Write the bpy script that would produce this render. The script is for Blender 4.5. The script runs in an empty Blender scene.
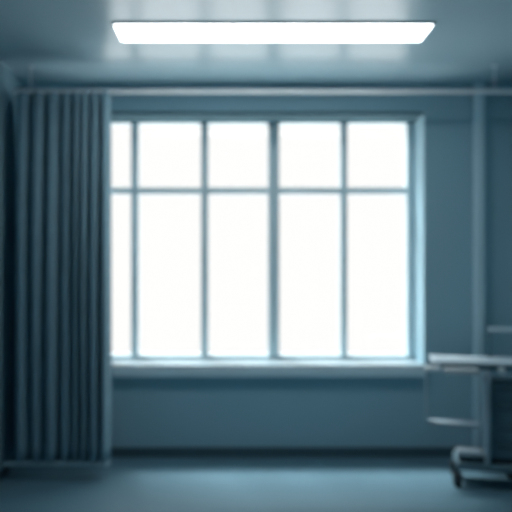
import bpy, bmesh, math, random
from mathutils import Vector, Matrix

SC = bpy.context.scene
COL = SC.collection

# ------------------------------------------------------------------ camera, sky, sun, exposure
F_PX = 665.0                       # focal length in pixels of a 512 px wide frame
CAM_Z = 1.406
cam_data = bpy.data.cameras.new('camera')
cam_data.sensor_width = 36.0
cam_data.lens = 36.0 * F_PX / 512.0
cam_data.shift_x = 21.0 / 512.0
cam_data.shift_y = 14.0 / 512.0
cam_data.clip_start = 0.05
cam_data.dof.use_dof = True
cam_data.dof.focus_distance = 1.5
cam_data.dof.aperture_fstop = 2.0
cam = bpy.data.objects.new('camera', cam_data)
cam.location = (0, 0, CAM_Z)
cam.rotation_euler = (math.radians(90), 0, 0)
COL.objects.link(cam)
SC.camera = cam

SKY_LOW, SKY_MID, SKY_TOP = 3.2, 0.80, 4.0
world = bpy.data.worlds.new('overcast_sky')
SC.world = world
world.use_nodes = True
nt = world.node_tree
nt.nodes.clear()
geo = nt.nodes.new('ShaderNodeTexCoord')
sep = nt.nodes.new('ShaderNodeSeparateXYZ')
ramp = nt.nodes.new('ShaderNodeMapRange')
ramp.inputs['From Min'].default_value = 0.25
ramp.inputs['From Max'].default_value = 0.85
ramp.inputs['To Min'].default_value = SKY_MID
ramp.inputs['To Max'].default_value = SKY_TOP
bg = nt.nodes.new('ShaderNodeBackground')
bg.inputs['Color'].default_value = (1.0, 1.0, 0.985, 1)
out = nt.nodes.new('ShaderNodeOutputWorld')
nt.links.new(geo.outputs['Generated'], sep.inputs[0])
nt.links.new(sep.outputs['Z'], ramp.inputs['Value'])
low = nt.nodes.new('ShaderNodeMapRange')          # unseen glow below the horizon, added to brighten the ceiling
low.inputs['From Min'].default_value = -0.15
low.inputs['From Max'].default_value = -0.45
low.inputs['To Min'].default_value = 0.0
low.inputs['To Max'].default_value = SKY_LOW - SKY_MID
add = nt.nodes.new('ShaderNodeMath')
nt.links.new(sep.outputs['Z'], low.inputs['Value'])
nt.links.new(ramp.outputs['Result'], add.inputs[0])
nt.links.new(low.outputs['Result'], add.inputs[1])
nt.links.new(add.outputs[0], bg.inputs['Strength'])
nt.links.new(bg.outputs[0], out.inputs[0])

sun_data = bpy.data.lights.new('hazy_sun', 'SUN')
sun_data.energy = 5.5
sun_data.color = (0.95, 1.0, 1.0)
sun_data.angle = math.radians(16)
sun = bpy.data.objects.new('hazy_sun', sun_data)
# light travels down, into the room and a little to the right
sun.rotation_euler = Vector((0.28, -0.42, -1.0)).to_track_quat('-Z', 'Y').to_euler()
sun.location = (-2, 9, 6)
COL.objects.link(sun)

PANEL_STRENGTH = 5.5

SC.view_settings.view_transform = 'Standard'
SC.view_settings.look = 'None'
SC.view_settings.exposure = 0.45
SC.view_settings.gamma = 1.0
SC.view_settings.use_curve_mapping = False
SC.cycles.max_bounces = 12
SC.cycles.diffuse_bounces = 8
SC.cycles.sample_clamp_indirect = 6.0


# ------------------------------------------------------------------ materials
def material(name, color, rough=0.6, metal=0.0, var=0.06, scale=6.0, bump=0.0, bump_scale=60.0, spec=0.5):
    m = bpy.data.materials.new(name)
    m.use_nodes = True
    t = m.node_tree
    b = t.nodes['Principled BSDF']
    tc = t.nodes.new('ShaderNodeTexCoord')
    nz = t.nodes.new('ShaderNodeTexNoise')
    nz.inputs['Scale'].default_value = scale
    nz.inputs['Detail'].default_value = 4
    t.links.new(tc.outputs['Object'], nz.inputs['Vector'])
    mix = t.nodes.new('ShaderNodeMix')
    mix.data_type = 'RGBA'
    mix.inputs['A'].default_value = (*[c * (1 - var) for c in color], 1)
    mix.inputs['B'].default_value = (*[min(1, c * (1 + var)) for c in color], 1)
    t.links.new(nz.outputs['Fac'], mix.inputs['Factor'])
    t.links.new(mix.outputs['Result'], b.inputs['Base Color'])
    b.inputs['Roughness'].default_value = rough
    b.inputs['Metallic'].default_value = metal
    b.inputs['Specular IOR Level'].default_value = spec
    b.inputs['Specular Tint'].default_value = (0.86, 0.95, 1.0, 1)
    if bump > 0:
        n2 = t.nodes.new('ShaderNodeTexNoise')
        n2.inputs['Scale'].default_value = bump_scale
        t.links.new(tc.outputs['Object'], n2.inputs['Vector'])
        bp = t.nodes.new('ShaderNodeBump')
        bp.inputs['Strength'].default_value = bump
        bp.inputs['Distance'].default_value = 0.002
        t.links.new(n2.outputs['Fac'], bp.inputs['Height'])
        t.links.new(bp.outputs['Normal'], b.inputs['Normal'])
    return m


def emissive(name, color, strength):
    m = bpy.data.materials.new(name)
    m.use_nodes = True
    b = m.node_tree.nodes['Principled BSDF']
    b.inputs['Base Color'].default_value = (0.8, 0.8, 0.8, 1)
    b.inputs['Emission Color'].default_value = (*color, 1)
    b.inputs['Emission Strength'].default_value = strength
    return m


def glass(name):
    m = bpy.data.materials.new(name)
    m.use_nodes = True
    t = m.node_tree
    t.nodes.clear()
    o = t.nodes.new('ShaderNodeOutputMaterial')
    tr = t.nodes.new('ShaderNodeBsdfTransparent')
    tr.inputs['Color'].default_value = (0.985, 0.985, 0.985, 1)
    gl = t.nodes.new('ShaderNodeBsdfGlossy')
    gl.inputs['Roughness'].default_value = 0.02
    lw = t.nodes.new('ShaderNodeLayerWeight')
    lw.inputs['Blend'].default_value = 0.5
    pw = t.nodes.new('ShaderNodeMath')
    pw.operation = 'POWER'
    pw.inputs[1].default_value = 5.0
    fr = t.nodes.new('ShaderNodeMath')
    fr.operation = 'MULTIPLY_ADD'
    fr.inputs[1].default_value = 0.7
    fr.inputs[2].default_value = 0.03
    t.links.new(lw.outputs['Facing'], pw.inputs[0])
    t.links.new(pw.outputs[0], fr.inputs[0])
    mx = t.nodes.new('ShaderNodeMixShader')
    t.links.new(fr.outputs[0], mx.inputs[0])
    t.links.new(tr.outputs[0], mx.inputs[1])
    t.links.new(gl.outputs[0], mx.inputs[2])
    t.links.new(mx.outputs[0], o.inputs[0])
    return m


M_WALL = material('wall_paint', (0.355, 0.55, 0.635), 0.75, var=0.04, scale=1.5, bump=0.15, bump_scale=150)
M_CEIL = material('ceiling_paint', (0.38, 0.55, 0.62), 0.25, var=0.02, scale=1.0, spec=0.9)
M_FLOOR = material('floor_vinyl', (0.105, 0.215, 0.275), 0.6, var=0.06, scale=2.5)
M_BASE = material('baseboard_vinyl', (0.07, 0.125, 0.155), 0.5)
M_FRAME = material('window_frame_paint', (0.72, 0.87, 0.92), 0.4, var=0.02)
M_SILL = material('sill_laminate', (0.27, 0.36, 0.40), 0.35, var=0.03)
M_HEAD_SHADE = material('head_shade_dark', (0.08, 0.15, 0.18), 0.95, var=0.02, spec=0.05)  # dark colour standing in for shade under the window head
M_APRON = material('apron_paint', (0.74, 0.90, 0.97), 0.45, var=0.02)
M_GLASS = glass('window_glass')
M_CURT = material('curtain_cloth', (0.23, 0.37, 0.44), 0.9, var=0.08, scale=14, bump=0.3, bump_scale=400, spec=0.2)
M_RAIL = material('rail_enamel', (0.84, 0.88, 0.90), 0.35, var=0.02)
M_PIPE = material('pipe_paint', (0.62, 0.80, 0.88), 0.4, var=0.02)
M_PANEL = emissive('panel_diffuser', (0.96, 1.0, 1.0), PANEL_STRENGTH)
M_LFRAME = material('light_frame_enamel', (0.55, 0.66, 0.72), 0.4, var=0.02)
M_TOP = material('cart_top_laminate', (0.62, 0.74, 0.80), 0.35, var=0.03)
M_WALL_SHADED = material('wall_paint_shaded', (0.25, 0.41, 0.48), 0.75, var=0.04, scale=1.5, bump=0.15, bump_scale=150)  # wall paint darkened to put shade on the side walls; hem bar reuses it
M_WHITE = material('white_enamel', (0.78, 0.84, 0.86), 0.4, var=0.02)
M_STEEL = material('brushed_steel', (0.46, 0.57, 0.63), 0.38, metal=0.3, var=0.05, scale=20)
M_CART = material('cart_enamel', (0.15, 0.25, 0.30), 0.45, var=0.04)
M_DARK = material('dark_plastic', (0.03, 0.045, 0.055), 0.5)
M_GRIP = material('grip_plastic', (0.66, 0.70, 0.72), 0.45, var=0.03)


# ------------------------------------------------------------------ mesh helpers
def add_box(bm, x0, x1, y0, y1, z0, z1, bevel=0.0, seg=2):
    r = bmesh.ops.create_cube(bm, size=1.0)
    vs = r['verts']
    for v in vs:
        v.co = Vector(((x0 + x1) / 2 + v.co.x * (x1 - x0),
                       (y0 + y1) / 2 + v.co.y * (y1 - y0),
                       (z0 + z1) / 2 + v.co.z * (z1 - z0)))
    if bevel > 0:
        es = list({e for v in vs for e in v.link_edges})
        bmesh.ops.bevel(bm, geom=es, offset=bevel, segments=seg, affect='EDGES', profile=0.5)


def add_cyl(bm, p0, p1, r0, r1=None, seg=20):
    r1 = r0 if r1 is None else r1
    p0, p1 = Vector(p0), Vector(p1)
    d = p1 - p0
    q = d.to_track_quat('Z', 'Y').to_matrix().to_4x4()
    mt = Matrix.Translation((p0 + p1) / 2) @ q
    bmesh.ops.create_cone(bm, cap_ends=True, cap_tris=False, segments=seg,
                          radius1=r0, radius2=r1, depth=d.length, matrix=mt)


def add_tube(bm, pts, r, seg=12):
    """round tube through a list of points with mitred corners"""
    pts = [Vector(p) for p in pts]
    rings = []
    up = Vector((0.013, 0.027, 1.0)).normalized()
    for i, p in enumerate(pts):
        if i == 0:
            t = (pts[1] - p).normalized()
        elif i == len(pts) - 1:
            t = (p - pts[i - 1]).normalized()
        else:
            t = ((p - pts[i - 1]).normalized() + (pts[i + 1] - p).normalized()).normalized()
        a = up if abs(t.dot(up)) < 0.92 else Vector((0.02, 1.0, 0.03)).normalized()
        if rings:
            a = prev_n
        n = (a - t * a.dot(t)).normalized()
        prev_n = n
        b = t.cross(n)
        rings.append([bm.verts.new(p + (n * math.cos(k * math.tau / seg) + b * math.sin(k * math.tau / seg)) * r)
                      for k in range(seg)])
    for a, b in zip(rings, rings[1:]):
        for k in range(seg):
            bm.faces.new((a[k], a[(k + 1) % seg], b[(k + 1) % seg], b[k]))
    bm.faces.new(list(reversed(rings[0])))
    bm.faces.new(rings[-1])


def round_path(pts, rad, n=5):
    pts = [Vector(p) for p in pts]
    res = [pts[0]]
    for i in range(1, len(pts) - 1):
        a = (pts[i - 1] - pts[i]).normalized()
        b = (pts[i + 1] - pts[i]).normalized()
        p0, p1 = pts[i] + a * rad, pts[i] + b * rad
        for k in range(n + 1):
            u = k / n
            res.append(p0 * (1 - u) ** 2 + pts[i] * 2 * u * (1 - u) + p1 * u ** 2)
    res.append(pts[-1])
    return res


def obj(name, bm, mat, parent=None, smooth=False):
    bmesh.ops.recalc_face_normals(bm, faces=bm.faces[:])
    me = bpy.data.meshes.new(name)
    bm.to_mesh(me)
    bm.free()
    me.materials.append(mat)
    if smooth:
        for p in me.polygons:
            p.use_smooth = True
        try:
            me.set_sharp_from_angle(angle=math.radians(40))
        except Exception:
            pass
    o = bpy.data.objects.new(name, me)
    COL.objects.link(o)
    if parent is not None:
        o.parent = parent
    return o


def box(name, dims, mat, parent=None, bevel=0.0):
    bm = bmesh.new()
    add_box(bm, *dims, bevel=bevel)
    return obj(name, bm, mat, parent)


def thing(name, label, cat, loc=(0, 0, 0), rotz=0.0, group=None):
    o = bpy.data.objects.new(name, None)
    o.empty_display_size = 0.1
    o.location = loc
    o.rotation_euler = (0, 0, rotz)
    o['label'] = label
    o['category'] = cat
    if group:
        o['group'] = group
    COL.objects.link(o)
    return o


def structure(o, label, cat):
    o['kind'] = 'structure'
    o['label'] = label
    o['category'] = cat
    return o


# ------------------------------------------------------------------ room shell
XL, XR = -1.58, 2.13
YB, YF = 5.0, -0.6
H = 2.805
OX0, OX1, OZ0, OZ1 = (97 - 235) * 5.28 / 665, 1.421, 0.640, 2.598       # window opening
YW = 5.28                                              # room face of the window frame

structure(box('floor', (XL - .2, XR + .2, YF - .2, YB + .36, -0.1, 0), M_FLOOR),
          'dark blue-grey smooth vinyl floor of the room', 'floor')
structure(box('ceiling', (XL - .2, XR + .2, YF - .2, YB + .36, H, H + 0.1), M_CEIL),
          'pale blue satin ceiling with a long bright light panel', 'ceiling')
structure(box('wall_left', (XL - .2, XL, YF - .2, YB + .36, 0, H), M_WALL_SHADED),
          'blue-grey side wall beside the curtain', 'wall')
structure(box('wall_right', (XR, XR + .2, YF - .2, YB + .36, 0, H), M_WALL_SHADED),
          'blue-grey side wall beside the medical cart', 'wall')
structure(box('wall_front', (XL, XR, YF - .2, YF, 0, H), M_WALL),
          'blue-grey wall facing the window', 'wall')
bm = bmesh.new()
add_box(bm, XL, OX0, YB, YB + .36, 0, H)
add_box(bm, OX1, XR, YB, YB + .36, 0, H)
add_box(bm, OX0, OX1, YB, YB + .36, 0, OZ0)
add_box(bm, OX0, OX1, YB, YB + .36, OZ1, H)
structure(obj('wall_back', bm, M_WALL), 'blue-grey wall with the wide bright window', 'wall')

BH = 0.075
for nm, dims, lb in (
        ('baseboard_back', (XL + .013, XR - .013, YB - .012, YB, 0, BH), 'dark baseboard under the window'),
        ('baseboard_left', (XL, XL + .012, YF, YB, 0, BH), 'dark baseboard on the wall beside the curtain'),
        ('baseboard_right', (XR - .012, XR, YF, YB, 0, BH), 'dark baseboard on the wall beside the medical cart')):
    structure(box(nm, dims, M_BASE, bevel=0.003), lb, 'baseboard')

# ------------------------------------------------------------------ window
win = bpy.data.objects.new('window_1', None)
win.location = (0, YW, OZ0)
COL.objects.link(win)
structure(win, 'wide white-lit window with blue mullions and one transom', 'window')


def wpart(name, bm, mat, parent=None):
    o = obj(name, bm, mat, win if parent is None else parent)
    return o


def wx(px):                    # photograph column to metres on the window plane
    return (px - 235.0) * YW / F_PX


def wz(py):
    return CAM_Z + (270.0 - py) * YW / F_PX - OZ0


SILL_TOP = 0.697 - OZ0
top_in, bot_in = wz(123.5), wz(355.0)
left_in, right_in = wx(104), wx(407)
zt = OZ1 - OZ0
bm = bmesh.new()
e = 0.002
add_box(bm, OX0 + e, left_in, 0, .07, SILL_TOP, zt - e, bevel=.004)
add_box(bm, right_in, OX1 - e, 0, .07, SILL_TOP, zt - e, bevel=.004)
add_box(bm, left_in, right_in, 0, .07, top_in, zt - e, bevel=.004)
add_box(bm, left_in, right_in, 0, .07, SILL_TOP, bot_in, bevel=.004)
wpart('window_frame', bm, M_FRAME)
mulls = [(131, 138.2), (201, 208.2), (268.3, 279.3), (340.6, 347.4)]
mx = [(wx(a), wx(b)) for a, b in mulls]
for k, (a, b) in enumerate(mx):
    bm = bmesh.new()
    add_box(bm, a, b, 0.0, .066, bot_in, top_in, bevel=.004)
    wpart('mullion', bm, M_FRAME)
cols = [left_in] + [v for ab in mx for v in ab] + [right_in]
t0, t1 = wz(194.0), wz(187.4)
for k in range(5):
    a, b = cols[2 * k], cols[2 * k + 1]
    bm = bmesh.new()
    add_box(bm, a, b, 0.006, .062, t0, t1, bevel=.004)
    wpart('transom', bm, M_FRAME)
    for z0, z1 in ((bot_in, t0), (t1, top_in)):
        bm = bmesh.new()
        add_box(bm, a, b, .030, .036, z0, z1)
        wpart('window_pane', bm, M_GLASS)
bm = bmesh.new()
add_box(bm, OX0 + e, OX1 - e, 4.999 - YW, 0.08, 0.0, SILL_TOP, bevel=.003)
add_box(bm, OX0 - .01, OX1 + .015, 4.955 - YW, 4.9985 - YW, SILL_TOP - .018, SILL_TOP, bevel=.003)
o = wpart('window_sill', bm, M_SILL)
o['label'] = 'pale window sill ledge catching the light'
bm = bmesh.new()
add_box(bm, OX0 - .01, OX1 + .015, 4.945 - YW, 4.9985 - YW, SILL_TOP - .086, SILL_TOP - .0185, bevel=.004)
wpart('sill_apron', bm, M_APRON)

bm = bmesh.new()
add_box(bm, OX0 + .004, OX1 - .004, 5.006 - YW, -.004, zt - .022, zt - .002, bevel=.004)  # added dark strip, paints in the shade of the head reveal
o = wpart('head_shade_strip', bm, M_HEAD_SHADE)
o['label'] = 'dark slim strip standing for the shade under the window head'

# ------------------------------------------------------------------ ceiling light panel
LY0, LY1 = 3.765, 4.035
LX0, LX1 = -0.685, 1.122
lamp = thing('ceiling_light', 'long bright white light panel set in the ceiling', 'ceiling light',
             ((LX0 + LX1) / 2, (LY0 + LY1) / 2, H))
lw, ld = (LX1 - LX0) / 2, (LY1 - LY0) / 2
bm = bmesh.new()
fw = 0.012
add_box(bm, -lw - fw, lw + fw, -ld - fw, -ld, -.012, 0, bevel=.003)
add_box(bm, -lw - fw, lw + fw, ld, ld + fw, -.012, 0, bevel=.003)
add_box(bm, -lw - fw, -lw, -ld, ld, -.012, 0, bevel=.003)
add_box(bm, lw, lw + fw, -ld, ld, -.012, 0, bevel=.003)
obj('light_frame', bm, M_LFRAME, lamp)
bm = bmesh.new()
add_box(bm, -lw, lw, -ld, ld, -.010, 0)
obj('light_diffuser', bm, M_PANEL, lamp)

# ------------------------------------------------------------------ curtain rail
YR = 4.56
ZR = CAM_Z + (270 - 91.3) * YR / F_PX


def cxp(px):                   # photograph column to metres on the curtain plane
    return (px - 235.0) * YR / F_PX


rail = thing('curtain_rail', 'thin pale curtain rail running across the room below the ceiling', 'curtain rail',
             (0, YR, ZR))
bm = bmesh.new()
add_box(bm, cxp(13), XR, -.012, .012, -.013, .013, bevel=.005)
obj('track', bm, M_RAIL, rail)
for x in (-1.40, 1.78):
    bm = bmesh.new()
    add_cyl(bm, (x, 0, .015), (x, 0, H - ZR - .004), .004, seg=10)
    add_cyl(bm, (x, 0, H - ZR - .008), (x, 0, H - ZR), .018, seg=16)
    obj('ceiling_hanger', bm, M_RAIL, rail, smooth=True)

# ------------------------------------------------------------------ curtain
ZC0 = CAM_Z + (270 - 458.5) * YR / F_PX
ZC1 = ZR - .017
curtain = thing('curtain', 'heavy blue-grey pleated curtain gathered at the left of the window', 'curtain',
                (cxp(62), YR, ZC0))
edges = [17, 32, 46.5, 60.5, 74, 82, 90, 101.5, 110]
depths = [1.0, 1.0, 1.0, .85, .95, 1.0, 1.0, 1.0]
prof = [(13.0, -1.7, 0), (14.0, -1.1, 0), (15.0, -.5, 0)]     # end turned back, added to cover lit wall where shadow belongs
for k in range(len(edges) - 1):
    a, b = edges[k], edges[k + 1]
    n = 18
    mid, hw = (a + b) / 2, (b - a) / 2 * .87
    for i in range(n + 1):
        ph = math.radians(205 - 230 * i / n)
        prof.append((mid + hw * math.cos(ph), (math.sin(ph) + .43) / 1.43 * depths[k], k))
prof.append((edges[-1], 0.0, len(edges) - 2))
rng = random.Random(3)
sway = [rng.uniform(-1, 1) for _ in edges] + [0]
NZ = 26
bm = bmesh.new()
rows = []
for j in range(NZ + 1):
    v = j / NZ
    z = v * (ZC1 - ZC0)
    amp = 0.155 * (1 - .35 * v ** 3)
    row = []
    for (px, s, k) in prof:
        x = cxp(px) - curtain.location.x
        x += (1 - v) * .004 * sway[k] * math.sin(3 * v + k)
        y = .045 - amp * s + .006 * math.sin(4 * v + k * 1.7)
        row.append(bm.verts.new((x, y, z)))
    rows.append(row)
for r0, r1 in zip(rows, rows[1:]):
    for i in range(len(r0) - 1):
        bm.faces.new((r0[i], r0[i + 1], r1[i + 1], r1[i]))
cl = obj('curtain_fabric', bm, M_CURT, curtain, smooth=False)
for p in cl.data.polygons:
    p.use_smooth = True
sm = cl.modifiers.new('thickness', 'SOLIDIFY')
sm.thickness = .004
sm.offset = 0
bm = bmesh.new()
x0, x1 = cxp(9) - curtain.location.x, cxp(112) - curtain.location.x
add_box(bm, x0, x1, -.125, -.050, -.016, -.003, bevel=.003)
o = obj('hem_bar', bm, M_WALL_SHADED, curtain)
o['label'] = 'stiff bar along the bottom hem'
for k in range(len(edges)):
    x = cxp(min(max(edges[k], 18), 109.5)) - curtain.location.x
    bm = bmesh.new()
    add_cyl(bm, (x, .030, ZC1 - ZC0 - .05), (x, .030, ZC1 - ZC0 - .004), .003, seg=8)
    add_tube(bm, [(x, .030, ZC1 - ZC0 - .008), (x, .010, ZC1 - ZC0 + .001), (x, -.004, ZC1 - ZC0 + .0025)], .0015, 8)
    obj('curtain_hook', bm, M_RAIL, curtain)

# ------------------------------------------------------------------ boxed-in column in the corner
PX = (476 - 235) * 4.92 / F_PX
bm = bmesh.new()
add_box(bm, PX, PX + .068, 4.92, YB - .0125, 0, H, bevel=.008, seg=3)
structure(obj('trim_1', bm, M_PIPE, smooth=True), 'pale narrow boxed-in column between floor and ceiling beside the window', 'column')

# ------------------------------------------------------------------ medical cart
cart = thing('medical_cart', 'wheeled medical cart with pale top, drawers and side rail at the right', 'medical cart',
             (1.635, 4.42, 0), math.radians(-14))
ZT = 0.813
# table top
bm = bmesh.new()
add_box(bm, -.325, .260, -.175, .17, ZT - .018, ZT, bevel=.006, seg=3)
obj('table_top', bm, M_TOP, cart, smooth=True)
bm = bmesh.new()
add_box(bm, -.26, .240, -.150, .15, ZT - .050, ZT - .020, bevel=.004)
obj('top_frame', bm, M_CART, cart)
# shallow tray under the left half, its rounded front standing out a little
bm = bmesh.new()
add_box(bm, -.250, -.030, -.240, .10, ZT - .074, ZT - .036, bevel=.014, seg=4)
obj('slide_out_tray', bm, M_GRIP, cart, smooth=True)
# bright grip at the left end
bm = bmesh.new()
add_box(bm, -.365, -.268, -.245, -.150, ZT - .060, ZT - .030, bevel=.012, seg=3)
obj('grip', bm, M_WHITE, cart, smooth=True)
bm = bmesh.new()
add_cyl(bm, (.105, -.215, ZT - .045), (.105, -.160, ZT - .045), .020, .022, seg=20)
obj('clamp_knob', bm, M_WHITE, cart, smooth=True)
# side rail: thin rod down and lower tray back to the column
bm = bmesh.new()
add_tube(bm, round_path([(-.352, -.17, ZT - .05), (-.352, -.17, .418), (-.30, -.17, .418)], .02), .010)
obj('side_rod', bm, M_STEEL, cart, smooth=True)
bm = bmesh.new()
add_box(bm, -.335, -.02, -.180, -.06, .394, .416, bevel=.006)
obj('side_tray', bm, M_STEEL, cart)
# column
bm = bmesh.new()
add_box(bm, .006, .040, -.180, -.125, .16, ZT - .05, bevel=.010, seg=3)
col = obj('column', bm, M_STEEL, cart, smooth=True)
bm = bmesh.new()
add_box(bm, -.010, .044, -.192, -.118, .690, .738, bevel=.008)
obj('column_collar', bm, M_STEEL, col)
# drawer cabinet right of the column
bm = bmesh.new()
add_box(bm, .036, .240, -.110, .15, .180, .680, bevel=.004)
obj('drawer_cabinet', bm, M_CART, cart)
zs = [.185, .300, .420, .550, .675]
for k in range(4):
    bm = bmesh.new()
    add_box(bm, .040, .236, -.130, -.111, zs[k] + .006, zs[k + 1] - .006, bevel=.003)
    d = obj('drawer', bm, M_CART, cart)
    bm = bmesh.new()
    zh = zs[k + 1] - .035
    add_tube(bm, round_path([(.09, -.128, zh), (.09, -.148, zh), (.19, -.148, zh), (.19, -.128, zh)], .008, 4), .005)
    obj('drawer_handle', bm, M_DARK, d, smooth=True)
# push handle above the top
bm = bmesh.new()
add_tube(bm, round_path([(.072, .11, ZT - .002), (.072, .11, .998), (.235, .11, .998), (.235, .11, ZT - .002)], .02), .006)
obj('handle_post', bm, M_CART, cart, smooth=True)
bm = bmesh.new()
add_cyl(bm, (.060, .11, 1.002), (.245, .11, 1.002), .016, seg=20)
obj('push_handle', bm, M_TOP, cart, smooth=True)
# base
bm = bmesh.new()
add_box(bm, -.165, -.010, -.165, -.05, .200, .230, bevel=.006)
obj('base_shelf', bm, M_STEEL, cart)
bm = bmesh.new()
add_box(bm, -.150, .220, -.130, .10, .160, .199)
obj('base_core', bm, M_DARK, cart)
bm = bmesh.new()
add_box(bm, -.170, .240, -.180, .13, .118, .162, bevel=.008)
obj('base_plate', bm, M_CART, cart)
for sx in (-.160, .205):
    for sy in (-.155, .105):
        bm = bmesh.new()
        add_cyl(bm, (sx, sy, .085), (sx, sy, .117), .014, seg=16)
        add_box(bm, sx - .028, sx - .021, sy - .024, sy + .026, .025, .084, bevel=.002)
        add_box(bm, sx + .021, sx + .028, sy - .024, sy + .026, .025, .084, bevel=.002)
        add_box(bm, sx - .028, sx + .028, sy - .024, sy + .026, .080, .090, bevel=.002)
        c = obj('caster', bm, M_DARK, cart, smooth=True)
        bm = bmesh.new()
        add_cyl(bm, (sx - .018, sy, .040), (sx + .018, sy, .040), .040, seg=28)
        obj('wheel', bm, M_DARK, c, smooth=True)
